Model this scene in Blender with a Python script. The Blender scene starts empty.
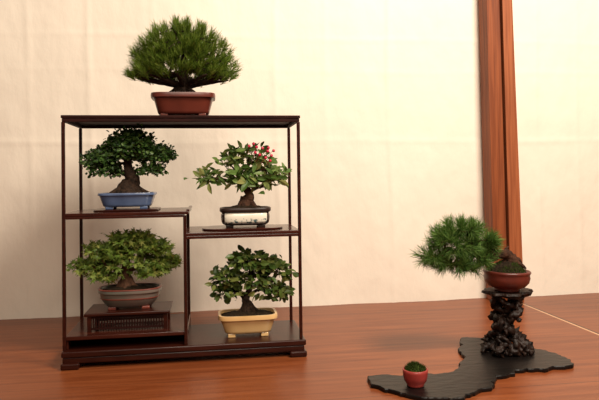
import bpy, math, random
from mathutils import Vector, Matrix, noise
from mathutils.geometry import tessellate_polygon
R = random.Random(7)
scene = bpy.context.scene
COL = scene.collection
try:
    scene.view_settings.view_transform = 'Standard'
except Exception:
    pass

# ------------------------------------------------------------------ materials
def mat_new(name):
    m = bpy.data.materials.new(name); m.use_nodes = True
    nt = m.node_tree
    return m, nt, nt.nodes['Principled BSDF']

def mat_mix(name, c1, c2, scale=20.0, rough=0.5, bump=0.0, stretch=(1,1,1), metallic=0, coat=0.0, detail=6, lo=0.3, hi=0.7, bscale=None, spec=0.5):
    m, nt, b = mat_new(name)
    N = nt.nodes; L = nt.links
    tc = N.new('ShaderNodeTexCoord'); mp = N.new('ShaderNodeMapping')
    mp.inputs['Scale'].default_value = stretch
    L.new(tc.outputs['Object'], mp.inputs['Vector'])
    nz = N.new('ShaderNodeTexNoise'); nz.inputs['Scale'].default_value = scale; nz.inputs['Detail'].default_value = detail
    L.new(mp.outputs[0], nz.inputs['Vector'])
    r = N.new('ShaderNodeValToRGB')
    r.color_ramp.elements[0].position = lo; r.color_ramp.elements[1].position = hi
    r.color_ramp.elements[0].color = (*c1, 1); r.color_ramp.elements[1].color = (*c2, 1)
    L.new(nz.outputs['Fac'], r.inputs[0]); L.new(r.outputs[0], b.inputs['Base Color'])
    b.inputs['Roughness'].default_value = rough
    b.inputs['Metallic'].default_value = metallic
    b.inputs['Coat Weight'].default_value = coat
    b.inputs['Specular IOR Level'].default_value = spec
    if bump > 0:
        nb = N.new('ShaderNodeTexNoise'); nb.inputs['Scale'].default_value = bscale or scale*2; nb.inputs['Detail'].default_value = 5
        L.new(mp.outputs[0], nb.inputs['Vector'])
        bp = N.new('ShaderNodeBump'); bp.inputs['Strength'].default_value = bump; bp.inputs['Distance'].default_value = 0.003
        L.new(nb.outputs['Fac'], bp.inputs['Height']); L.new(bp.outputs[0], b.inputs['Normal'])
    return m

def mat_leaf(name, cols, rough=0.5, trans=0.22):
    m, nt, b = mat_new(name)
    N = nt.nodes; L = nt.links
    g = N.new('ShaderNodeNewGeometry')
    r = N.new('ShaderNodeValToRGB')
    els = r.color_ramp.elements
    els[0].position = 0; els[0].color = (*cols[0], 1)
    els[1].position = 1; els[1].color = (*cols[-1], 1)
    for i, c in enumerate(cols[1:-1]):
        e = els.new((i+1)/(len(cols)-1)); e.color = (*c, 1)
    L.new(g.outputs['Random Per Island'], r.inputs[0]); L.new(r.outputs[0], b.inputs['Base Color'])
    b.inputs['Roughness'].default_value = rough
    b.inputs['Specular IOR Level'].default_value = .3
    tr = N.new('ShaderNodeBsdfTranslucent'); L.new(r.outputs[0], tr.inputs['Color'])
    mx = N.new('ShaderNodeMixShader'); mx.inputs[0].default_value = trans
    L.new(b.outputs[0], mx.inputs[1]); L.new(tr.outputs[0], mx.inputs[2])
    L.new(mx.outputs[0], N['Material Output'].inputs['Surface'])
    return m

M_LACQ = mat_mix('dark_lacquered_wood', (0.018,0.0035,0.002), (0.040,0.008,0.004), 14, 0.28, 0.05, (1,6,6), spec=.28)
M_LACQ_MATTE = mat_mix('dark_wood_satin', (0.012,0.003,0.002), (0.028,0.006,0.004), 14, 0.6, 0.05, (1,6,6), spec=.12)
M_LACQ_TOP = mat_mix('reddish_lacquer_board', (0.026,0.005,0.003), (0.058,0.012,0.006), 14, 0.2, 0.03, (1,6,6), spec=.35)
M_SLAB = mat_mix('black_burl_wood', (0.0025,0.002,0.002), (0.009,0.006,0.005), 14, 0.38, 0.5, (1,2.5,1), spec=.25)
M_ROOT = mat_mix('dark_root_wood', (0.004,0.002,0.0015), (0.022,0.008,0.004), 60, 0.5, 1.0, spec=.25)
M_BARK = mat_mix('bark_dark', (0.008,0.005,0.003), (0.045,0.024,0.014), 130, 0.85, 1.0, spec=.2)
M_BARK2 = mat_mix('bark_brown', (0.03,0.013,0.007), (0.12,0.055,0.03), 90, 0.8, 0.8, spec=.2)
M_BARK3 = mat_mix('bark_reddish_dark', (0.016,0.007,0.004), (0.08,0.034,0.018), 110, 0.85, 1.0, spec=.2)
M_SOIL = mat_mix('soil_moss', (0.008,0.005,0.003), (0.035,0.023,0.013), 160, 0.95, 1.0, spec=.1)
M_MOSS = mat_mix('moss', (0.012,0.026,0.004), (0.055,0.08,0.014), 260, 0.95, 1.0, spec=.1)
M_TERRA = mat_mix('unglazed_red_brown', (0.075,0.014,0.008), (0.14,0.026,0.015), 16, 0.33, 0.1)
M_BLUE = mat_mix('blue_glaze', (0.05,0.075,0.15), (0.11,0.16,0.29), 18, 0.28, 0.05, coat=0.3)
M_GREY = mat_mix('grey_green_glaze', (0.085,0.105,0.085), (0.17,0.125,0.105), 12, 0.3, 0.05, coat=0.3, lo=.35, hi=.68)
M_BROWNG = mat_mix('red_brown_glaze', (0.13,0.025,0.015), (0.20,0.045,0.028), 22, 0.35, 0.08)
M_CREAM = mat_mix('cream_yellow_glaze', (0.60,0.36,0.14), (0.78,0.52,0.24), 10, 0.3, 0.03, coat=0.4)
M_RED = mat_mix('red_clay', (0.075,0.012,0.008), (0.13,0.023,0.014), 22, 0.4, 0.12)
M_RED2 = mat_mix('red_glaze_cup', (0.25,0.026,0.022), (0.35,0.046,0.038), 22, 0.38, 0.08)
M_DARKC = mat_mix('dark_clay', (0.014,0.008,0.006), (0.034,0.017,0.012), 30, 0.4, 0.1, spec=.35)
M_BERRY = mat_mix('red_berry', (0.45,0.008,0.04), (0.60,0.015,0.07), 30, 0.25)
M_PINE = mat_leaf('pine_needles', [(0.035,0.065,0.006),(0.085,0.15,0.014),(0.14,0.225,0.025),(0.27,0.34,0.06)], 0.5, .32)
M_PINE2 = mat_leaf('soft_pine_needles', [(0.03,0.075,0.012),(0.065,0.15,0.025),(0.12,0.23,0.045),(0.21,0.33,0.08)], 0.5, .3)
M_LEAF_D = mat_leaf('small_dark_leaves', [(0.012,0.030,0.007),(0.026,0.066,0.012),(0.052,0.11,0.020),(0.10,0.17,0.04)], 0.45)
M_LEAF_M = mat_leaf('maple_leaves', [(0.065,0.105,0.014),(0.115,0.19,0.024),(0.17,0.25,0.04),(0.27,0.28,0.06)], 0.5,.32)
M_LEAF_B = mat_leaf('berry_bush_leaves', [(0.05,0.10,0.018),(0.10,0.18,0.035),(0.17,0.25,0.06),(0.30,0.30,0.10)], 0.45,.3)
M_LEAF_C = mat_leaf('glossy_oval_leaves', [(0.024,0.050,0.009),(0.050,0.092,0.016),(0.09,0.135,0.025),(0.18,0.19,0.05)], 0.4)

def mat_painted():
    m, nt, b = mat_new('painted_porcelain')
    N = nt.nodes; L = nt.links
    tc = N.new('ShaderNodeTexCoord')
    mp = N.new('ShaderNodeMapping'); mp.inputs['Scale'].default_value = (.8,.2,1.0); L.new(tc.outputs['Object'], mp.inputs[0])
    nz = N.new('ShaderNodeTexNoise'); nz.inputs['Scale'].default_value = 120; nz.inputs['Detail'].default_value = 4
    L.new(mp.outputs[0], nz.inputs['Vector'])
    sx = N.new('ShaderNodeSeparateXYZ'); L.new(tc.outputs['Object'], sx.inputs[0])
    zr = N.new('ShaderNodeMapRange'); zr.inputs[1].default_value=.016; zr.inputs[2].default_value=.036; zr.inputs[3].default_value=-.06; zr.inputs[4].default_value=.12
    L.new(sx.outputs['Z'], zr.inputs[0])
    ad = N.new('ShaderNodeMath'); ad.operation='ADD'; L.new(nz.outputs['Fac'], ad.inputs[0]); L.new(zr.outputs[0], ad.inputs[1])
    r = N.new('ShaderNodeValToRGB'); r.color_ramp.elements[0].position=.36; r.color_ramp.elements[1].position=.44
    r.color_ramp.elements[0].color=(0.06,0.12,0.13,1); r.color_ramp.elements[1].color=(0.80,0.74,0.62,1)
    L.new(ad.outputs[0], r.inputs[0])
    a = N.new('ShaderNodeMath'); a.operation='ABSOLUTE'; L.new(sx.outputs['X'], a.inputs[0])
    g = N.new('ShaderNodeMath'); g.operation='GREATER_THAN'; L.new(a.outputs[0], g.inputs[0]); g.inputs[1].default_value=.057
    mx = N.new('ShaderNodeMix'); mx.data_type='RGBA'; L.new(g.outputs[0], mx.inputs[0]); L.new(r.outputs[0], mx.inputs[6]); mx.inputs[7].default_value=(.028,.014,.01,1)
    L.new(mx.outputs[2], b.inputs['Base Color'])
    b.inputs['Roughness'].default_value=.25; b.inputs['Coat Weight'].default_value=.4
    return m
M_PAINT = mat_painted()

def mat_floor():
    m, nt, b = mat_new('reddish_floor_boards')
    N = nt.nodes; L = nt.links
    tc = N.new('ShaderNodeTexCoord')
    mp = N.new('ShaderNodeMapping'); mp.inputs['Scale'].default_value = (0.9, 14, 1); L.new(tc.outputs['Object'], mp.inputs[0])
    nz = N.new('ShaderNodeTexNoise'); nz.inputs['Scale'].default_value = 3.0; nz.inputs['Detail'].default_value = 10; nz.inputs['Distortion'].default_value = 0.6; nz.inputs['Roughness'].default_value=.66
    L.new(mp.outputs[0], nz.inputs['Vector'])
    r = N.new('ShaderNodeValToRGB')
    e = r.color_ramp.elements
    e[0].position=.34; e[0].color=(0.150,0.034,0.009,1); e[1].position=.66; e[1].color=(0.270,0.076,0.024,1)
    L.new(nz.outputs['Fac'], r.inputs[0])
    n2 = N.new('ShaderNodeTexNoise'); n2.inputs['Scale'].default_value = 1.7; n2.inputs['Detail'].default_value=2
    L.new(tc.outputs['Object'], n2.inputs['Vector'])
    mr = N.new('ShaderNodeMapRange'); mr.inputs[3].default_value=.85; mr.inputs[4].default_value=1.15
    L.new(n2.outputs['Fac'], mr.inputs[0])
    mul = N.new('ShaderNodeMix'); mul.data_type='RGBA'; mul.blend_type='MULTIPLY'; mul.inputs[0].default_value=1
    L.new(r.outputs[0], mul.inputs[6]); L.new(mr.outputs[0], mul.inputs[7])
    sx = N.new('ShaderNodeSeparateXYZ'); L.new(tc.outputs['Object'], sx.inputs[0])
    def band(sock, c, w):
        s = N.new('ShaderNodeMath'); s.operation='SUBTRACT'; L.new(sock, s.inputs[0]); s.inputs[1].default_value=c
        a = N.new('ShaderNodeMath'); a.operation='ABSOLUTE'; L.new(s.outputs[0], a.inputs[0])
        l = N.new('ShaderNodeMath'); l.operation='LESS_THAN'; L.new(a.outputs[0], l.inputs[0]); l.inputs[1].default_value=w
        return l.outputs[0]
    prev = mul.outputs[2]
    for sock, c, w, col in ((sx.outputs['X'],1.108,.0035,(0.62,0.36,0.20,1)),(sx.outputs['X'],1.1155,.003,(0.05,0.015,0.008,1)),(sx.outputs['Y'],1.255,.0012,(0.08,0.020,0.008,1)),(sx.outputs['Y'],1.43,.001,(0.09,0.024,0.010,1)),(sx.outputs['Y'],2.02,.0016,(0.08,0.020,0.008,1))):
        mx = N.new('ShaderNodeMix'); mx.data_type='RGBA'
        L.new(band(sock,c,w), mx.inputs[0]); L.new(prev, mx.inputs[6]); mx.inputs[7].default_value=col
        prev = mx.outputs[2]
    L.new(prev, b.inputs['Base Color'])
    b.inputs['Roughness'].default_value=.33
    b.inputs['Specular IOR Level'].default_value=.27
    bp = N.new('ShaderNodeBump'); bp.inputs['Strength'].default_value=.08; bp.inputs['Distance'].default_value=.002
    L.new(nz.outputs['Fac'], bp.inputs['Height']); L.new(bp.outputs[0], b.inputs['Normal'])
    return m
M_FLOOR = mat_floor()

def mat_wall():
    m, nt, b = mat_new('cream_cloth')
    N = nt.nodes; L = nt.links
    tc = N.new('ShaderNodeTexCoord')
    nz = N.new('ShaderNodeTexNoise'); nz.inputs['Scale'].default_value = 2.0; nz.inputs['Detail'].default_value=3
    L.new(tc.outputs['Object'], nz.inputs['Vector'])
    r = N.new('ShaderNodeValToRGB'); r.color_ramp.elements[0].position=.3; r.color_ramp.elements[1].position=.7
    r.color_ramp.elements[0].color=(0.84,0.75,0.64,1); r.color_ramp.elements[1].color=(0.88,0.795,0.685,1)
    L.new(nz.outputs['Fac'], r.inputs[0]); L.new(r.outputs[0], b.inputs['Base Color'])
    b.inputs['Roughness'].default_value=.95; b.inputs['Specular IOR Level'].default_value=.1
    mp = N.new('ShaderNodeMapping'); mp.inputs['Scale'].default_value=(1,1,.6); L.new(tc.outputs['Object'], mp.inputs[0])
    n2 = N.new('ShaderNodeTexNoise'); n2.inputs['Scale'].default_value = 20; n2.inputs['Detail'].default_value=8
    L.new(mp.outputs[0], n2.inputs['Vector'])
    bp = N.new('ShaderNodeBump'); bp.inputs['Strength'].default_value=.5; bp.inputs['Distance'].default_value=.007
    L.new(n2.outputs['Fac'], bp.inputs['Height']); L.new(bp.outputs[0], b.inputs['Normal'])
    return m
M_WALL = mat_wall()
M_POST = mat_mix('orange_brown_timber', (0.12,0.025,0.007), (0.30,0.082,0.025), 7, 0.55, 0.3, (14,14,0.5), spec=.3, detail=9)
M_POST2 = mat_mix('lighter_timber_board', (0.20,0.050,0.016), (0.40,0.125,0.046), 7, 0.55, 0.3, (14,14,0.5), spec=.3, detail=9)

# ------------------------------------------------------------------ mesh helpers
class MB:
    def __init__(s): s.v=[]; s.f=[]
    def add(s, vs, fs):
        o=len(s.v); s.v.extend(vs); s.f.extend([tuple(i+o for i in f) for f in fs])
    def box(s, x0,x1,y0,y1,z0,z1):
        s.add([(x0,y0,z0),(x1,y0,z0),(x1,y1,z0),(x0,y1,z0),(x0,y0,z1),(x1,y0,z1),(x1,y1,z1),(x0,y1,z1)],
              [(0,3,2,1),(4,5,6,7),(0,1,5,4),(1,2,6,5),(2,3,7,6),(3,0,4,7)])
    def tube(s, pts, rad, seg=8, rough=0.0, nscale=30, seed=0):
        pts=[Vector(p) for p in pts]; n=len(pts)
        t0=(pts[1]-pts[0]).normalized()
        ref=Vector((0,1,0)) if abs(t0.y)<.8 else Vector((1,0,0))
        a=t0.cross(ref).normalized()
        vs=[]; fs=[]
        for i,p in enumerate(pts):
            t=(pts[min(i+1,n-1)]-pts[max(i-1,0)]).normalized()
            a=(a-t*a.dot(t)).normalized(); b=t.cross(a)
            for k in range(seg):
                an=2*math.pi*k/seg
                d=a*math.cos(an)+b*math.sin(an)
                q=p+d*rad[i]
                if rough: q=p+d*rad[i]*(1+rough*noise.noise(q*nscale+Vector((seed,seed,0))))
                vs.append(tuple(q))
        for i in range(n-1):
            for k in range(seg):
                k2=(k+1)%seg
                fs.append((i*seg+k,i*seg+k2,(i+1)*seg+k2,(i+1)*seg+k))
        fs.append(tuple(reversed(range(seg)))); fs.append(tuple((n-1)*seg+k for k in range(seg)))
        s.add(vs,fs)
    def build(s, name, mat, parent=None, smooth=False, bevel=0, loc=(0,0,0), label=None, kind=None):
        me=bpy.data.meshes.new(name); me.from_pydata([tuple(v) for v in s.v],[],s.f); me.update()
        if smooth: me.polygons.foreach_set('use_smooth',[True]*len(me.polygons))
        me.materials.append(mat)
        o=bpy.data.objects.new(name,me); COL.objects.link(o)
        o.location=loc
        if parent: o.parent=parent
        if bevel:
            b=o.modifiers.new('Bevel','BEVEL'); b.width=bevel; b.segments=2; b.limit_method='ANGLE'
        if label: o['label']=label
        if kind: o['kind']=kind
        return o

def top(name, loc, label, cat):
    e=bpy.data.objects.new(name,None); e.empty_display_size=.03; COL.objects.link(e)
    e.location=loc; e['label']=label; e['category']=cat
    return e

def catmull(pts, rads, sub=6):
    P=[Vector(p) for p in pts]; out=[]; ro=[]
    n=len(P)
    for i in range(n-1):
        p0=P[max(i-1,0)];p1=P[i];p2=P[i+1];p3=P[min(i+2,n-1)]
        for k in range(sub):
            t=k/sub
            out.append(.5*((2*p1)+(-p0+p2)*t+(2*p0-5*p1+4*p2-p3)*t*t+(-p0+3*p1-3*p2+p3)*t**3))
            ro.append(rads[i]*(1-t)+rads[i+1]*t)
    out.append(P[-1]); ro.append(rads[-1])
    return out, ro

# ------------------------------------------------------------------ setting
def build_wall():
    mb=MB(); nx=600; nz=230; x0,x1,z0,z1=-2.0,3.2,0.0,2.0
    hs=[(.60,1.0),(.86,.5),(.98,.6),(1.3,.8)]; vs_=[(-1.05,.8),(-.62,.7),(-.42,1.0),(-.2,.5),(.02,.4),(.235,1.2),(.42,.5),(.66,1.2),(.86,.6),(1.25,.8),(1.42,.9),(1.8,1)]
    for j in range(nz+1):
        z=z0+(z1-z0)*j/nz
        for i in range(nx+1):
            x=x0+(x1-x0)*i/nx
            y=2.17
            for h,am in hs:
                d=(z-h-.004*math.sin(x*5+h*9))/.0075
                if abs(d)<4: y-=.0040*am*math.exp(-abs(d)**1.4)*(.3+1.1*abs(noise.noise(Vector((x*2.3,h*17,0)))))
            for q,am in vs_:
                d=(x-q-.006*math.sin(z*5+q))/.0075
                if abs(d)<4: y-=.0058*am*math.exp(-abs(d)**1.4)*(.35+1.1*abs(noise.noise(Vector((z*1.6,q*17,7)))))
            y+=.006*noise.noise(Vector((x*2.2,z*.8,0)))+.0036*noise.noise(Vector((x*9,z*3.0,4)))+.0012*noise.noise(Vector((x*24,z*14,9)))
            y+=.004*math.sin(x*14+math.sin(z*3)*1.2)*math.exp(-z/.3)
            mb.v.append((x,y,z))
    for j in range(nz):
        for i in range(nx):
            a=j*(nx+1)+i; mb.f.append((a,a+1,a+nx+2,a+nx+1))
    o=mb.build('wall_back',M_WALL,smooth=True); o['kind']='structure'
    o['label']='cream cloth-covered wall with faint creases'; o['category']='wall'
build_wall()
mb=MB(); mb.box(-2.0,3.2,-0.6,2.2,-.03,0)
o=mb.build('floor',M_FLOOR); o['kind']='structure'; o['label']='reddish brown wooden board floor with a pale joint'; o['category']='floor'

def lean_post(name,xb0,xb1,xt0,xt1,y0,y1,mat,label):
    mb=MB(); h=2.0; k=h/1.12
    X0=xb0+(xt0-xb0)*k; X1=xb1+(xt1-xb1)*k
    mb.add([(xb0,y0,0),(xb1,y0,0),(xb1,y1,0),(xb0,y1,0),(X0,y0,h),(X1,y0,h),(X1,y1,h),(X0,y1,h)],
           [(0,3,2,1),(4,5,6,7),(0,1,5,4),(1,2,6,5),(2,3,7,6),(3,0,4,7)])
    o=mb.build(name,mat,bevel=.002); o['kind']='structure'; o['label']=label; o['category']='post'
lean_post('trim_1',1.020,1.072,1.010,1.061,2.085,2.155,M_POST,'orange-brown timber post standing against the cloth wall')
lean_post('trim_2',1.0805,1.133,1.0695,1.109,2.080,2.155,M_POST2,'lighter timber board fixed beside the wooden post')

# ------------------------------------------------------------------ display stand
XL,XR,YF,YB=-.370,.226,1.573,1.774
XC=-.072
S=top('display_stand',(-.072,1.6735,0),'dark lacquered wooden bonsai display stand with stepped shelves, on floor boards','display stand')
OX,OY=-.072,1.6735
def part(name,boxes,mat,bev=.0015,label=None):
    mb=MB()
    for b in boxes: mb.box(b[0]-OX,b[1]-OX,b[2]-OY,b[3]-OY,b[4],b[5])
    return mb.build(name,mat,parent=S,bevel=bev,label=label)
t=.0042
part('top_board',[(XL-.005,XR+.005,YF-.005,YB+.005,.6265,.634),(XL-.003,XR+.003,YF-.003,YF+.006,.617,.6260),(XL-.003,XR+.003,YB-.006,YB+.003,.617,.6260),(XL-.003,XL+.006,YF+.006,YB-.006,.617,.6260),(XR-.006,XR+.003,YF+.006,YB-.006,.617,.6260)],M_LACQ_MATTE)
for x,y in ((XL,YF),(XR,YF),(XL,YB),(XR,YB)):
    part('post',[(x-t,x+t,y-t,y+t,.045,.617)],M_LACQ)
for y in (YF,YB):
    part('post',[(XC-t,XC+t,y-t,y+t,.045,.377)],M_LACQ)
part('shelf',[(XL-.002,XC+.010,YF-.004,YB+.004,.379,.387),(XL,XC,YF-.003,YF+.004,.372,.379),(XL,XC,YB-.004,YB+.003,.372,.379),(XC+.004,XC+.012,YF-.004,YB+.004,.386,.392)],M_LACQ_TOP)
part('shelf',[(XC-.004,XR+.002,YF-.004,YB+.004,.323,.331),(XC,XR,YF-.003,YF+.004,.315,.323),(XC,XR,YB-.004,YB+.003,.315,.323)],M_LACQ_TOP)
part('shelf',[(XL+.001,XC+.004,YF-.001,YB+.004,.070,.080),(XL+.001,XL+.008,YF+.006,YB,.045,.070),(XC-.004,XC+.003,YF+.006,YB,.045,.070),(XL+.001,XC,YB-.008,YB,.045,.070)],M_LACQ_TOP)
part('base',[(XL-.006,XR+.012,YF-.012,YB+.012,.030,.045),(XL-.004,XR+.008,YF-.008,YF,.014,.030),(XL-.004,XR+.008,YB,YB+.008,.014,.030),(XL-.004,XL+.002,YF,YB,.014,.030),(XR,XR+.008,YF,YB,.014,.030)],M_LACQ,.003)
for sx in (0,1):
    for sy in (0,1):
        x0=XL-.008 if sx==0 else XR-.031
        y0=YF-.014 if sy==0 else YB-.026
        part('foot',[(x0,x0+.045,y0,y0+.04,0,.016)],M_LACQ,.004)

T=top('low_table',(-.222,1.665,.080),'small dark wooden low table with slatted front on lower shelf','table')
mb=MB(); mb.box(-.108,.108,-.062,.062,.040,.048); mb.build('table_top',M_LACQ,parent=T,bevel=.002)
for x in (-.101,.091):
    for y in (-.056,.046):
        mb=MB(); mb.box(x,x+.010,y,y+.010,0,.040); mb.build('leg',M_LACQ,parent=T,bevel=.001)
for yy in (-.054,.048):
    mb=MB()
    mb.box(-.091,.091,yy,yy+.005,.033,.040); mb.box(-.091,.091,yy,yy+.005,.004,.009)
    for i in range(26):
        x=-.0875+i*.0069; mb.box(x,x+.0034,yy+.001,yy+.004,.009,.033)
    mb.build('lattice_panel',M_LACQ_MATTE,parent=T)

# ------------------------------------------------------------------ pots
def sell(a,b,n,seg=48):
    out=[]
    for k in range(seg):
        an=2*math.pi*k/seg+math.pi/seg; c=math.cos(an); s=math.sin(an)
        out.append((a*math.copysign(abs(c)**(2/n),c), b*math.copysign(abs(s)**(2/n),s)))
    return out
def loft(mb,prof,a,b,n,seg=48,cap0=True,cap1=True):
    vs=[];fs=[]
    for ins,z in prof:
        for x,y in sell(a-ins,b-ins,n,seg): vs.append((x,y,z))
    m=len(prof)
    for i in range(m-1):
        for k in range(seg):
            k2=(k+1)%seg; fs.append((i*seg+k,i*seg+k2,(i+1)*seg+k2,(i+1)*seg+k))
    if cap0: fs.append(tuple(reversed(range(seg))))
    if cap1: fs.append(tuple((m-1)*seg+k for k in range(seg)))
    mb.add(vs,fs)
def pot(parent,a,b,h,n,mat,taper=.02,foot=.006,rim=.007,lip=.004,bulge=0,footmat=None,feet=True):
    z0=foot; prof=[(taper+.004,z0),(taper,z0+.003)]
    for i in range(1,7):
        q=i/7; z=z0+.003+(h-rim-z0-.003)*q
        prof.append((lip+(taper-lip)*(1-q)-bulge*math.sin(math.pi*q),z))
    prof+=[(lip,h-rim),(0.0005,h-rim+.001),(0,h-rim*.4),(.001,h),(.007,h),(.008,h-.004),(.010,h-.012)]
    mb=MB(); loft(mb,prof,a,b,n)
    o=mb.build('pot',mat,parent=parent,smooth=True)
    es=o.modifiers.new('Edge','EDGE_SPLIT'); es.split_angle=math.radians(50)
    if feet:
        for sx in (-1,1):
            for sy in (-1,1):
                mb=MB(); cx=sx*(a-taper-.018); cy=sy*(b-taper-.010)
                mb.box(cx-.010,cx+.010,cy-.006,cy+.006,0,z0+.002)
                mb.build('pot_foot',footmat or mat,parent=parent,bevel=.002)
    return o
def soil(parent,a,b,n,z,hgt,mat=M_SOIL,seed=0,dx=0,rg=.0022):
    mb=MB(); seg=36; rings=9; vs=[];fs=[]
    for i in range(rings):
        q=1-i/rings; 
        for x,y in sell(a*q,b*q,max(2,n*q),seg):
            zz=z+hgt*(1-q**2)+rg*noise.noise(Vector((x*90,y*90,seed)))
            vs.append((x+dx*(1-q),y,zz))
    vs.append((dx,0,z+hgt))
    for i in range(rings-1):
        for k in range(seg):
            k2=(k+1)%seg; fs.append((i*seg+k,i*seg+k2,(i+1)*seg+k2,(i+1)*seg+k))
    for k in range(seg): fs.append(((rings-1)*seg+k,(rings-1)*seg+(k+1)%seg,len(vs)-1))
    mb.add(vs,fs)
    mb.build('soil',mat,parent=parent,smooth=True)

# ------------------------------------------------------------------ tree growth
def sample_pads(pads, rnd, zmin=-.35, shell=.62):
    out=[]
    for (cx,cy,cz,rx,ry,rz,n) in pads:
        for _ in range(n):
            while True:
                d=Vector((rnd.gauss(0,1),rnd.gauss(0,1),rnd.gauss(0,1))).normalized()
                if d.z>zmin: break
            q=shell+(1-shell)*rnd.random()**.7
            if d.z<0: q*=rnd.uniform(.6,1)
            p=Vector((cx+d.x*rx*q,cy+d.y*ry*q,cz+d.z*rz*q))
            nrm=Vector((d.x/rx,d.y/ry,d.z/rz)).normalized()
            out.append((p,nrm))
    return out
def grow(trunk_pts, targets, rnd, r0, rtip=.0007, mid=1, pen=.35):
    nodes=[(Vector(p),None,0.0) for p in trunk_pts]
    cnt=[0]*len(nodes)
    nt=len(nodes)
    root=nodes[-1][0]
    order=sorted(targets,key=lambda p:(p-root).length)
    for p in order:
        best=None;bd=1e9
        for i,(q,par,pl) in enumerate(nodes):
            c=(q-p).length+pen*pl
            if c<bd: bd=c;best=i
        q,_,pl=nodes[best]
        d=(p-q).length; last=best
        k=max(1,int(d/.018))
        for s in range(1,k):
            m=q.lerp(p,s/k)+Vector((rnd.uniform(-1,1),rnd.uniform(-1,1),rnd.uniform(-.3,1.2)))*.0025
            nodes.append((m,last,pl+d*s/k)); cnt.append(0); last=len(nodes)-1
        nodes.append((p,last,pl+d)); cnt.append(1)
    for i in range(len(nodes)-1,nt-1,-1):
        par=nodes[i][1]
        if par is not None and par>=nt: cnt[par]+=cnt[i]
    segs=[]
    for i in range(nt,len(nodes)):
        par=nodes[i][1]
        ra=min(r0,rtip*max(1,cnt[par] if par>=nt else cnt[i])**.5)
        rb=min(r0,rtip*max(1,cnt[i])**.5)
        segs.append(((nodes[par][0],nodes[i][0]),(ra,rb)))
    return segs
def wood(parent,trunks,segs,mat,rough=.35,nscale=60,seg=12,sub=6,label=None):
    mb=MB()
    for pts,rads in trunks:
        P,Q=catmull(pts,rads,sub); mb.tube(P,Q,seg,rough,nscale)
    mb.build('trunk',mat,parent=parent,smooth=True,label=label)
    mb=MB()
    for (a,b),(ra,rb) in segs:
        if (b-a).length>1e-4: mb.tube([a,b],[ra,rb],5)
    o=mb.build('branches',mat,parent=parent,smooth=True)
    o['kind']='stuff'
def roots(base,zb,n,r,ln,rnd,drop=.01,flat=.7):
    out=[]
    for i in range(n):
        an=2*math.pi*i/n+rnd.uniform(-.3,.3); l=ln*rnd.uniform(.7,1.2)
        c,s=math.cos(an),math.sin(an)*flat
        x,y=base
        out.append(([(x+c*r*.2,y+s*r*.2,zb+.022),(x+c*r*.75,y+s*r*.75,zb+.008),(x+c*l*.7,y+s*l*.7,zb-.001),(x+c*l,y+s*l,zb-drop)],[r*.55,r*.42,r*.26,r*.12]))
    return out

def frame(d, rnd):
    d=d.normalized(); a=d.cross(Vector((rnd.uniform(-1,1),rnd.uniform(-1,1),rnd.uniform(-1,1)))).normalized()
    return d,a,d.cross(a)
def needles(mb,p,axis,n,L,w,rnd,spread=1.1,shoot=.012,up=.25):
    ax=(axis+Vector((0,0,up))).normalized(); _,a,b=frame(ax,rnd)
    for i in range(n):
        th=spread*math.sqrt(rnd.random()); ph=rnd.uniform(0,6.283)
        d=(ax*math.cos(th)+(a*math.cos(ph)+b*math.sin(ph))*math.sin(th)).normalized()
        s=p+ax*rnd.uniform(-shoot,shoot*.5)
        sd=d.cross(Vector((rnd.uniform(-1,1),rnd.uniform(-1,1),rnd.uniform(-1,1)))).normalized()*w*.5
        l=L*rnd.uniform(.7,1.1)
        m=s+d*l*.6
        e=s+d*l+Vector((0,0,-.02*l))
        mb.add([s-sd,s+sd,m+sd*.9,m-sd*.9,e],[(0,1,2,3),(3,2,4)])
def leaf(mb,p,d,nrm,L,W,fold=.25,curl=.15):
    d=d.normalized(); s=d.cross(nrm)
    if s.length<1e-3: s=d.cross(Vector((1,0,0)))
    s.normalize(); n=s.cross(d).normalized()
    h=W*.5
    def P(t,x): return p+d*(L*t)+s*(h*x)+n*(abs(x)*h*fold-curl*L*t*t)
    mb.add([P(0,0),P(.25,.75),P(.55,1),P(.82,.6),P(1,0),P(.82,-.6),P(.55,-1),P(.25,-.75),P(.5,0)],
           [(0,1,2,8),(8,2,3,4),(0,8,6,7),(8,4,5,6)])
def mleaf(mb,p,d,nrm,L):
    d=d.normalized(); s=d.cross(nrm)
    if s.length<1e-3: s=d.cross(Vector((1,0,0)))
    s.normalize(); n=s.cross(d).normalized()
    spec=[(-125,.50),(-95,.26),(-62,.95),(-32,.36),(0,1.15),(32,.36),(62,.95),(95,.26),(125,.50)]
    c=p+d*L*.35; vs=[c]
    for a,r in spec:
        a=math.radians(a); q=c+(d*math.cos(a)+s*math.sin(a))*L*.62*r-n*(L*.18*r*r)
        vs.append(q)
    vs.append(p)
    fs=[(0,i,i+1) for i in range(1,10)]+[(0,10,1)]
    mb.add(vs,fs)
def foliage_leaves(parent,pts,per,L,W,mat,rnd,kind='leaf',spread=.012,up=.5,droop=0.0,fold=.25,curl=.15,lab=None):
    mb=MB()
    for p,nrm in pts:
        for i in range(per):
            q=p+Vector((rnd.gauss(0,1),rnd.gauss(0,1),rnd.gauss(0,.6)))*spread
            d=(nrm*.7+Vector((rnd.uniform(-1,1),rnd.uniform(-1,1),rnd.uniform(-.6,.6)-droop))).normalized()
            n=(Vector((rnd.uniform(-.6,.6),rnd.uniform(-.9,.3),1))*up+nrm*.5+Vector((rnd.uniform(-.5,.5),rnd.uniform(-.9,.2),rnd.uniform(-.4,.4)))).normalized()
            l=L*rnd.uniform(.65,1.15)
            if kind=='leaf': leaf(mb,q,d,n,l,W*rnd.uniform(.8,1.15)*l/L,fold,curl)
            else: mleaf(mb,q,d,n,l)
    o=mb.build('foliage',mat,parent=parent); o['kind']='stuff'
    return o

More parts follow.
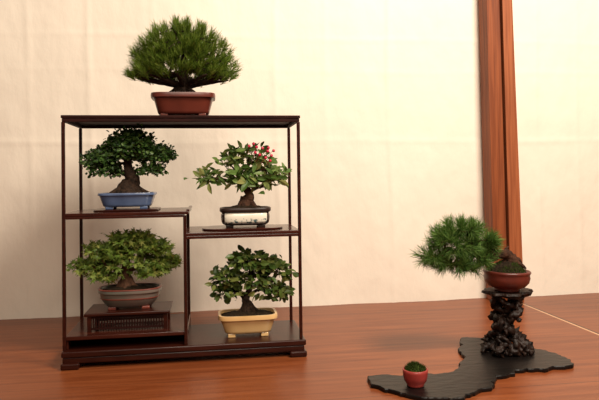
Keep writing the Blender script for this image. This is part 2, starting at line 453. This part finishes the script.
# ---- 1. black pine dome on top
rn=random.Random(1)
A=top('bonsai_tree',(-.076,1.668,.634),'dome-shaped pine bonsai in red-brown rectangular pot on top board','bonsai')
pot(A,.086,.060,.066,5,M_TERRA,taper=.018,foot=.010,rim=.013,lip=.007)
soil(A,.077,.051,5,.059,.014)
tr=[([(-.004,0,.062),(-.006,0,.080),(.004,.002,.098),(-.002,0,.125),(.004,0,.16),(0,0,.2)],[.034,.022,.017,.014,.010,.004])]
tr+=roots((-.004,0),.066,10,.026,.055,rn)
for a in range(10):
    an=a*.63+.2; tr.append(([(.0,0,.084),(.035*math.cos(an),.026*math.sin(an),.096),(.080*math.cos(an),.06*math.sin(an),.103),(.125*math.cos(an),.088*math.sin(an),.110)],[.010,.0075,.005,.002]))
pts=sample_pads([(-.002,0,.116,.146,.110,.148,700)],rn,.0,.45)
pts+=[(Vector((-.002+.142*math.cos(a)*q,.105*math.sin(a)*q,.118+rn.uniform(-.008,.014)-.004*q)),Vector((math.cos(a),math.sin(a),.3)).normalized()) for a,q in ((rn.uniform(0,6.283),rn.uniform(.3,1)**.6) for _ in range(170))]
tt=[p for p,n in pts]
segs=grow([Vector(p) for p in ((.002,0,.10),(-.002,0,.125),(.004,0,.16),(0,0,.2))],tt,rn,.006)
wood(A,tr,segs,M_BARK)
mb=MB()
for p,n in pts: needles(mb,p,Vector((n.x*.8,n.y*.8,max(n.z,.2))),34,.026,.0010,rn,.62,.014,.45)
o=mb.build('foliage',M_PINE,parent=A); o['kind']='stuff'

# ---- 2. small-leaved tree, blue pot
rn=random.Random(2)
A=top('bonsai_tree',(-.226,1.668,.392),'dense dark green small-leaved bonsai in shallow blue glazed pot','bonsai')
pot(A,.075,.052,.043,5,M_BLUE,taper=.013,foot=.006,rim=.007,lip=.004)
soil(A,.066,.043,5,.037,.010)
tr=[([(.0,0,.040),(.003,0,.058),(.012,0,.078),(.004,0,.10),(.0,0,.125),(.012,0,.16),(.01,0,.19)],[.034,.026,.019,.015,.011,.008,.003])]
tr+=roots((.0,0),.046,12,.028,.050,rn,drop=.006)
pads=[(.005,0,.150,.076,.065,.050,160),(.010,0,.178,.056,.05,.036,120),(-.068,0,.125,.046,.05,.034,105),(.078,0,.138,.044,.05,.032,105),(.058,.0,.103,.040,.045,.016,45),(-.055,0,.098,.043,.045,.016,50)]
pts=sample_pads(pads,rn,-.4,.5)
segs=grow([Vector(p) for p in ((.008,0,.09),(.0,0,.125),(.012,0,.16))],[p for p,n in pts],rn,.005,.0006)
wood(A,tr,segs,M_BARK)
foliage_leaves(A,pts,9,.0105,.0078,M_LEAF_D,rn,spread=.0070)

# ---- 3. berry bush in painted pot
rn=random.Random(3)
A=top('bonsai_tree',(.088,1.665,.336),'light green bonsai with red berries in white painted pot','bonsai')
def band_pot(A):
    a,b,n=.070,.046,4
    mb=MB(); loft(mb,[(.014,.006),(.009,.009),(.006,.012)],a,b,n); mb.build('pot_base',M_DARKC,parent=A,smooth=True)
    mb=MB(); loft(mb,[(.006,.012),(.004,.018),(.003,.028),(.004,.036),(.006,.040)],a,b,n); mb.build('pot_band',M_PAINT,parent=A,smooth=True,label='white painted porcelain band with dark pattern')
    mb=MB(); loft(mb,[(.006,.040),(.002,.042),(0,.045),(0,.052),(.002,.054),(.007,.054),(.008,.048)],a,b,n); mb.build('pot_rim',M_DARKC,parent=A,smooth=True)
    for sx in (-1,1):
        for sy in (-1,1):
            mb=MB(); cx=sx*.043; cy=sy*.024; mb.box(cx-.010,cx+.010,cy-.006,cy+.006,0,.008); mb.build('pot_foot',M_DARKC,parent=A,bevel=.002)
band_pot(A)
soil(A,.061,.037,4,.048,.014)
tr=[([(.002,0,.052),(.004,0,.070),(.012,0,.087),(.004,0,.105),(-.004,0,.125),(.006,0,.155),(.012,0,.19)],[.022,.0155,.013,.010,.007,.005,.002])]
tr+=[([(.006,0,.09),(.03,0,.105),(.06,-.005,.118),(.085,0,.128)],[.006,.0045,.003,.0015]),([(0,0,.115),(-.03,0,.125),(-.07,0,.13),(-.095,0,.136)],[.006,.004,.0025,.0015]),([(-.002,0,.13),(-.02,0,.15),(-.04,0,.172)],[.004,.003,.0015])]
tr+=roots((.002,0),.056,9,.020,.040,rn)
pads=[(.014,0,.190,.042,.04,.028,14),(-.088,0,.134,.030,.045,.016,11),(-.044,0,.174,.028,.035,.020,8),(-.006,0,.132,.050,.05,.020,15),(.080,0,.132,.034,.045,.028,15),(.048,0,.158,.030,.035,.016,6),(.035,0,.106,.050,.04,.006,5)]
pts=sample_pads(pads,rn,-.5,.4)
segs=grow([Vector(p) for p in ((.004,0,.105),(-.004,0,.125),(.006,0,.155),(.03,0,.105),(-.03,0,.125))],[p for p,n in pts],rn,.004,.0007)
wood(A,tr,segs,M_BARK3)
foliage_leaves(A,pts,6,.031,.0140,M_LEAF_B,rn,spread=.011,fold=.35,curl=.25)
bl=[(.022,-.05,.226),(.030,-.05,.217),(.010,-.05,.220),(.060,-.05,.206),(.070,-.05,.194),(.054,-.052,.188),(.076,-.05,.207),(.038,-.055,.196),(.026,-.055,.202),(.066,-.052,.180),(.046,-.05,.214),(.062,-.05,.215)]
for i,(x,y,z) in enumerate(bl):
    mb=MB(); seg=10; vs=[(0,0,-.0042)];fs=[]
    for j in range(1,6):
        ph=math.pi*j/6
        for k in range(seg):
            vs.append((.0042*math.sin(ph)*math.cos(6.2832*k/seg),.0042*math.sin(ph)*math.sin(6.2832*k/seg),-.0042*math.cos(ph)))
    vs.append((0,0,.0044))
    for k in range(seg):
        fs.append((0,1+(k+1)%seg,1+k)); fs.append((len(vs)-1,1+4*seg+k,1+4*seg+(k+1)%seg))
        for j in range(4): fs.append((1+j*seg+k,1+j*seg+(k+1)%seg,1+(j+1)*seg+(k+1)%seg,1+(j+1)*seg+k))
    mb.add(vs,fs); mb.tube([(0,0,.003),(-x*.15,.02,-.012),(-x*.4,.05,-.03)],[.0006,.0006,.0008],4)
    mb.build('berry',M_BERRY,parent=A,smooth=True,loc=(x,y,z))

# ---- 4. maple on low table
rn=random.Random(4)
A=top('bonsai_tree',(-.222,1.665,.128),'spreading maple bonsai in grey glazed oval pot on low table','bonsai')
pot(A,.083,.058,.054,2.6,M_GREY,taper=.022,foot=.006,rim=.010,lip=.005,bulge=.004,footmat=M_BROWNG)
mb=MB(); loft(mb,[(.0105,.0275),(.0065,.0295),(.0085,.0325)],.083,.058,2.6,cap0=False,cap1=False); mb.build('pot_band',M_BROWNG,parent=A,smooth=True,label='red-brown raised band')
mb=MB(); loft(mb,[(.0015,.0520),(-.0008,.0535),(.0015,.0555),(.0065,.0550)],.083,.058,2.6,cap0=False,cap1=False); mb.build('pot_rim',M_BROWNG,parent=A,smooth=True,label='red-brown rim edge')
soil(A,.073,.048,2.6,.048,.013)
tr=[([(-.010,0,.050),(-.010,0,.073),(-.012,0,.10),(-.008,0,.125),(-.010,0,.15),(-.008,0,.185)],[.026,.016,.012,.010,.007,.003])]
tr+=[([(-.012,0,.090),(-.05,-.005,.108),(-.10,0,.115)],[.008,.005,.003]),([(-.010,0,.094),(.03,-.005,.112),(.07,0,.122)],[.008,.005,.003])]
tr+=roots((-.010,0),.056,9,.020,.042,rn)
pads=[(-.004,0,.180,.060,.055,.022,90),(-.070,0,.152,.048,.055,.018,66),(.066,0,.156,.046,.055,.020,66),(-.005,0,.140,.082,.06,.022,100),(-.098,0,.112,.048,.05,.015,70),(.088,0,.116,.042,.05,.016,70),(-.062,-.01,.090,.040,.05,.010,36),(.056,-.01,.094,.036,.05,.010,32),(-.015,-.03,.114,.05,.03,.010,18)]
pts=sample_pads(pads,rn,-.35,.45)
segs=grow([Vector(p) for p in ((-.012,0,.10),(-.008,0,.125),(-.010,0,.15),(-.05,-.005,.108),(.03,-.005,.112))],[p for p,n in pts],rn,.004,.0006)
wood(A,tr,segs,M_BARK2)
foliage_leaves(A,pts,6,.0175,.014,M_LEAF_M,rn,kind='maple',spread=.007,droop=.3)

# ---- 5. glossy-leaved tree, cream pot
rn=random.Random(5)
A=top('bonsai_tree',(.090,1.645,.045),'glossy oval-leaved bonsai in cream yellow rectangular pot','bonsai')
pot(A,.080,.052,.060,5,M_CREAM,taper=.018,foot=.009,rim=.012,lip=.006)
soil(A,.071,.043,5,.052,.014)
tr=[([(.0,0,.056),(.003,0,.077),(-.004,0,.095),(.006,0,.12),(.010,0,.155),(.008,0,.19)],[.020,.0125,.010,.008,.006,.003])]
tr+=[([(-.003,0,.09),(-.02,0,.11),(-.05,0,.135),(-.07,0,.15)],[.006,.004,.0025,.0015]),([(.0,0,.105),(.03,0,.12),(.07,0,.145),(.085,0,.16)],[.006,.004,.0025,.0015])]
tr+=roots((.0,0),.062,8,.018,.036,rn)
pads=[(.004,0,.196,.052,.045,.022,32),(-.060,0,.152,.036,.045,.022,25),(.070,0,.166,.038,.045,.028,30),(.008,0,.150,.050,.05,.026,28),(.068,0,.114,.038,.045,.014,19),(-.050,0,.110,.032,.04,.012,13)]
pts=sample_pads(pads,rn,-.5,.4)
segs=grow([Vector(p) for p in ((-.004,0,.095),(.006,0,.12),(.010,0,.155),(-.02,0,.11),(.03,0,.12))],[p for p,n in pts],rn,.004,.0007)
wood(A,tr,segs,M_BARK)
foliage_leaves(A,pts,6,.0235,.0135,M_LEAF_C,rn,spread=.010,fold=.3,curl=.2)

def plate(name,loc,a,b,h,n,mat,label,cat):
    e=MB(); loft(e,[(.002,0),(0,.0015),(0,h-.001),(.0015,h)],a,b,n)
    o=e.build(name,mat,smooth=False,loc=loc); o['label']=label; o['category']=cat
plate('display_board',(-.226,1.668,.387),.083,.060,.005,8,M_LACQ,'thin dark rectangular board under the blue pot','board')
plate('display_board',(.080,1.665,.331),.110,.070,.005,3,M_LACQ_TOP,'thin reddish-brown rounded board under the painted pot','board')

# ------------------------------------------------------------------ free-form slab
out=[(.3440,1.338),(.362,1.360),(.400,1.360),(.441,1.346),(.480,1.352),(.515,1.345),(.572,1.372),(.604,1.425),(.628,1.460),(.640,1.52),(.662,1.555),(.680,1.60),(.70,1.630),(.735,1.622),(.785,1.600),(.800,1.555),(.800,1.515),(.830,1.492),(.859,1.476),(.866,1.43),(.873,1.395),(.85,1.352),(.80,1.342),(.76,1.335),(.724,1.342),(.68,1.318),(.635,1.298),(.600,1.250),(.560,1.228),(.5006,1.192),(.46,1.198),(.429,1.206),(.400,1.235),(.372,1.268),(.350,1.30)]
def smooth_loop(P,sub=7):
    n=len(P); o=[]
    for i in range(n):
        p0,p1,p2,p3=[Vector((*P[(i+k)%n],0)) for k in (-1,0,1,2)]
        for k in range(sub):
            t=k/sub
            q=.5*((2*p1)+(-p0+p2)*t+(2*p0-5*p1+4*p2-p3)*t*t+(-p0+3*p1-3*p2+p3)*t**3)
            q+=Vector((noise.noise(q*38),noise.noise(q*38+Vector((5,5,0))),0))*.010+Vector((noise.noise(q*110),noise.noise(q*110+Vector((5,5,0))),0))*.004
            o.append(q)
    return o
lp=smooth_loop(out)
if sum(lp[i-1].x*lp[i].y-lp[i].x*lp[i-1].y for i in range(len(lp)))<0: lp.reverse()
cx=sum(p.x for p in lp)/len(lp); cy=sum(p.y for p in lp)/len(lp)
n=len(lp)
def inset(ps,d):
    r=[]
    m=len(ps)
    for i in range(m):
        t=(ps[(i+1)%m]-ps[i-1]).normalized(); r.append(ps[i]+Vector((-t.y,t.x,0))*d)
    return r
mb=MB()
rings=[(lp,0),(inset(lp,-.001),.004),(inset(lp,-.0007),.0075),(inset(lp,.0007),.0095)]
vs=[];fs=[]
for ps,z in rings: vs+= [(p.x-cx,p.y-cy,z) for p in ps]
for i in range(3):
    for k in range(n):
        k2=(k+1)%n; fs.append((i*n+k,i*n+k2,(i+1)*n+k2,(i+1)*n+k))
tri=tessellate_polygon([rings[3][0]])
for a,b,c in tri:
    pa,pb,pc=[rings[3][0][q] for q in (a,b,c)]
    up=(pb-pa).cross(pc-pa).z
    f=(a,b,c) if up>0 else (a,c,b)
    fs.append(tuple(3*n+q for q in f)); fs.append(tuple(reversed(f)))
mb.add(vs,fs)
o=mb.build('free_form_board',M_SLAB,loc=(cx,cy,0)); o['label']='black polished free-form burl wood slab lying on floor boards'; o['category']='board'

# ------------------------------------------------------------------ root stand
rn=random.Random(21)
RS=top('root_stand',(.756,1.473,.0095),'gnarled dark root-wood stand on the black slab','stand')
mb=MB()
vs=[];fs=[];seg=60
for z,s in ((.145,.72),(.149,.93),(.154,1.0),(.1595,.95)):
    for k in range(seg):
        an=6.2832*k/seg; r=.056*s*(1+.14*math.sin(3*an+1)+.09*math.sin(7*an)+.06*math.sin(13*an+2))
        vs.append((r*math.cos(an)*1.10,r*math.sin(an)*.85,z+(.003*math.sin(5*an) if z<.152 else 0)))
for i in range(3):
    for k in range(seg): fs.append((i*seg+k,i*seg+(k+1)%seg,(i+1)*seg+(k+1)%seg,(i+1)*seg+k))
fs.append(tuple(reversed(range(seg)))); fs.append(tuple(3*seg+k for k in range(seg)))
mb.add(vs,fs); mb.build('stand_top',M_ROOT,parent=RS,smooth=False)
mb=MB()
for i in range(8):
    a0=6.283*i/8+rn.uniform(-.4,.4); tw=rn.uniform(.8,2.8)*(1 if i%2 else -1)
    P=[];Q=[]
    for j in range(13):
        q=j/12
        if q<.45: rr=.022+.038*(1-q/.45)**1.1
        else: rr=.022+.012*math.sin(q*9+i*1.7)+.020*max(0,q-.72)/.28
        an=a0+tw*q
        P.append((rr*math.cos(an)+rn.uniform(-1,1)*.010-.012*math.sin(q*4.2),rr*math.sin(an)*.85+rn.uniform(-1,1)*.010,.004+q*.144))
        Q.append(rn.uniform(.0032,.0105) if 0<j<12 else .006)
    P2,Q2=catmull(P,Q,5); mb.tube(P2,Q2,9,1.7,150,i)
for i in range(34):  # knobs
    z=rn.uniform(.02,.145); an=rn.uniform(0,6.28); r=rn.uniform(.014,.032)+(.022*(1-z/.06) if z<.06 else 0)
    c=Vector((r*math.cos(an)-.010*math.sin(z/.144*4.2),r*math.sin(an)*.85,z)); s_=rn.uniform(.004,.0105)
    dd=Vector((rn.uniform(-1,1),rn.uniform(-1,1),rn.uniform(-1,1))).normalized()
    P,Q=catmull([c-dd*s_*1.2,c-dd*s_*.5,c+dd*s_*.5,c+dd*s_*1.2],[s_*.35,s_*.95,s_*.85,s_*.3],3)
    mb.tube(P,Q,9,1.2,170,i)
for i in range(15):
    an=6.283*i/15+rn.uniform(-.25,.25); l=rn.uniform(.050,.084); h=rn.uniform(.020,.055)
    P,Q=catmull([(.020*math.cos(an),.018*math.sin(an),h),(.040*math.cos(an),.036*math.sin(an),h*.6),(l*.85*math.cos(an+.15),l*.65*math.sin(an+.15),.010+rn.uniform(0,.010)),(l*math.cos(an+.3),l*.8*math.sin(an+.3),.003)],[.010,.009,.0075,.004],5)
    mb.tube(P,Q,9,1.5,140,i)
mb.build('root_body',M_ROOT,parent=RS,smooth=True)

# ---- 6. cascade pine in round red pot on the root stand
rn=random.Random(6)
A=top('bonsai_tree',(.752,1.470,.170),'slanting soft-needled pine bonsai in round red pot on root stand','bonsai')
A.rotation_euler=(0,math.radians(1.5),0)
mb=MB(); loft(mb,[(.026,0),(.024,.004),(.026,.006),(.012,.012),(.003,.022),(.0,.034),(.0015,.042),(0,.045),(-.002,.048),(0,.052),(.005,.052),(.006,.046)],.058,.058,2)
mb.build('pot',M_RED,parent=A,smooth=True)
soil(A,.051,.051,2,.047,.030,M_SOIL,rg=.007)
mb=MB()
for i in range(1500):
    an=rn.uniform(0,6.28); q=rn.random()**.5*.95; x=.051*q*math.cos(an); y=.051*q*math.sin(an)
    if noise.noise(Vector((x*40,y*40,3)))<0: continue
    p=Vector((x,y,.047+.030*(1-q*q)))
    d=Vector((rn.uniform(-.5,.5),rn.uniform(-.5,.5),1)).normalized(); sd=Vector((rn.uniform(-1,1),rn.uniform(-1,1),0)).normalized()*.0008
    mb.add([p-sd,p+sd,p+d*rn.uniform(.004,.009)],[(0,1,2)])
o=mb.build('moss',M_MOSS,parent=A); o['kind']='stuff'
tr=[([(.012,0,.056),(.010,0,.078),(.000,-.002,.092),(-.014,-.004,.094),(-.028,0,.088),(-.042,.002,.084),(-.062,0,.086),(-.09,0,.094),(-.13,0,.10),(-.18,0,.090)],[.018,.0145,.0130,.0120,.011,.010,.009,.007,.005,.003])]
tr+=[([(.018,0,.074),(.030,-.004,.080),(.040,-.004,.068)],[.008,.006,.002]),([(-.07,0,.088),(-.10,0,.125),(-.11,0,.16)],[.005,.004,.002])]
tr+=[([(-.04,0,.084),(-.050,0,.105),(-.055,0,.125)],[.005,.004,.002]),([(-.004,0,.094),(-.004,-.002,.106),(.004,-.002,.114)],[.007,.004,.0015])]
tr+=[([(-.05,0,.084),(-.07,0,.068),(-.11,0,.062)],[.004,.003,.0015])]
tr+=roots((.012,0),.068,8,.018,.036,rn)
pads=[(-.145,0,.118,.070,.062,.036,90),(-.122,0,.158,.056,.05,.022,60),(-.200,0,.086,.038,.045,.022,44),(-.066,0,.128,.036,.045,.024,42),(-.150,0,.068,.054,.045,.018,46),(-.084,0,.086,.036,.04,.020,40),(-.170,0,.140,.036,.045,.018,26),(-.046,0,.106,.022,.03,.016,20),(-.105,0,.055,.030,.035,.012,20)]
pts=sample_pads(pads,rn,-.75,.35)
segs=grow([Vector(p) for p in ((-.042,.002,.086),(-.060,0,.086),(-.09,0,.094),(-.13,0,.10),(-.18,0,.090),(-.10,0,.125),(-.09,0,.065))],[p for p,n in pts],rn,.003,.0006)
wood(A,tr,segs,M_BARK3)
mb=MB()
for p,n in pts: needles(mb,p,n,32,.029,.0011,rn,.85,.012,.1)
o=mb.build('foliage',M_PINE2,parent=A); o['kind']='stuff'

# ---- 7. tiny accent pot
rn=random.Random(8)
A=top('accent_plant',(.436,1.277,.0095),'tiny red cup-shaped pot with moss on the black slab','potted plant')
A.scale=(.96,.96,.96)
mb=MB(); loft(mb,[(.010,0),(.008,.003),(.0085,.0045),(.003,.012),(.0005,.022),(-.0005,.032),(-.001,.038),(.002,.039),(.004,.034)],.028,.028,2)
mb.build('pot',M_RED2,parent=A,smooth=True)
soil(A,.0245,.0245,2,.035,.014,M_MOSS)
mb=MB()
for i in range(700):
    an=rn.uniform(0,6.28); q=rn.random()**.5; x=.024*q*math.cos(an); y=.024*q*math.sin(an)
    p=Vector((x,y,.036+.013*(1-q*q)))
    d=(Vector((x*14,y*14,1))+Vector((rn.uniform(-.5,.5),rn.uniform(-.5,.5),0))).normalized(); sd=Vector((rn.uniform(-1,1),rn.uniform(-1,1),0)).normalized()*.0008
    mb.add([p-sd,p+sd,p+d*rn.uniform(.004,.009)],[(0,1,2)])
o=mb.build('moss_blades',M_MOSS,parent=A); o['kind']='stuff'

# ------------------------------------------------------------------ lights
def area_light(name,loc,tgt,size,power,col):
    l=bpy.data.lights.new(name,'AREA'); l.shape='DISK'; l.size=size; l.energy=power; l.color=col
    o=bpy.data.objects.new(name,l); COL.objects.link(o); o.location=loc
    o.rotation_euler=(Vector(tgt)-Vector(loc)).to_track_quat('-Z','Y').to_euler()
area_light('key_lamp',(1.15,.3,2.2),(.70,2.0,.55),.7,84,(1.0,.88,.73))
area_light('fill_lamp',(.1,-.9,2.0),(.3,1.9,.3),1.2,42,(1.0,.86,.70))
w=bpy.data.worlds.new('World'); scene.world=w; w.use_nodes=True
bg=w.node_tree.nodes['Background']; bg.inputs[0].default_value=(1.0,.80,.62,1); bg.inputs[1].default_value=.17

# ------------------------------------------------------------------ camera
cam=bpy.data.cameras.new('Camera'); co=bpy.data.objects.new('Camera',cam); COL.objects.link(co)
cam.sensor_width=36; cam.lens=36.06; cam.shift_y=-33.5/599; cam.clip_start=.02
th=math.radians(8.25); pi_=math.radians(1.0); ro=.0134
f=Vector((math.sin(th)*math.cos(pi_),math.cos(th)*math.cos(pi_),math.sin(pi_)))
r0=Vector((math.cos(th),-math.sin(th),0)); u0=r0.cross(f)
r=r0*math.cos(ro)-u0*math.sin(ro); u=r0*math.sin(ro)+u0*math.cos(ro)
M=Matrix((( r.x,u.x,-f.x,0),(r.y,u.y,-f.y,0),(r.z,u.z,-f.z,.471),(0,0,0,1)))
co.matrix_world=M
scene.camera=co
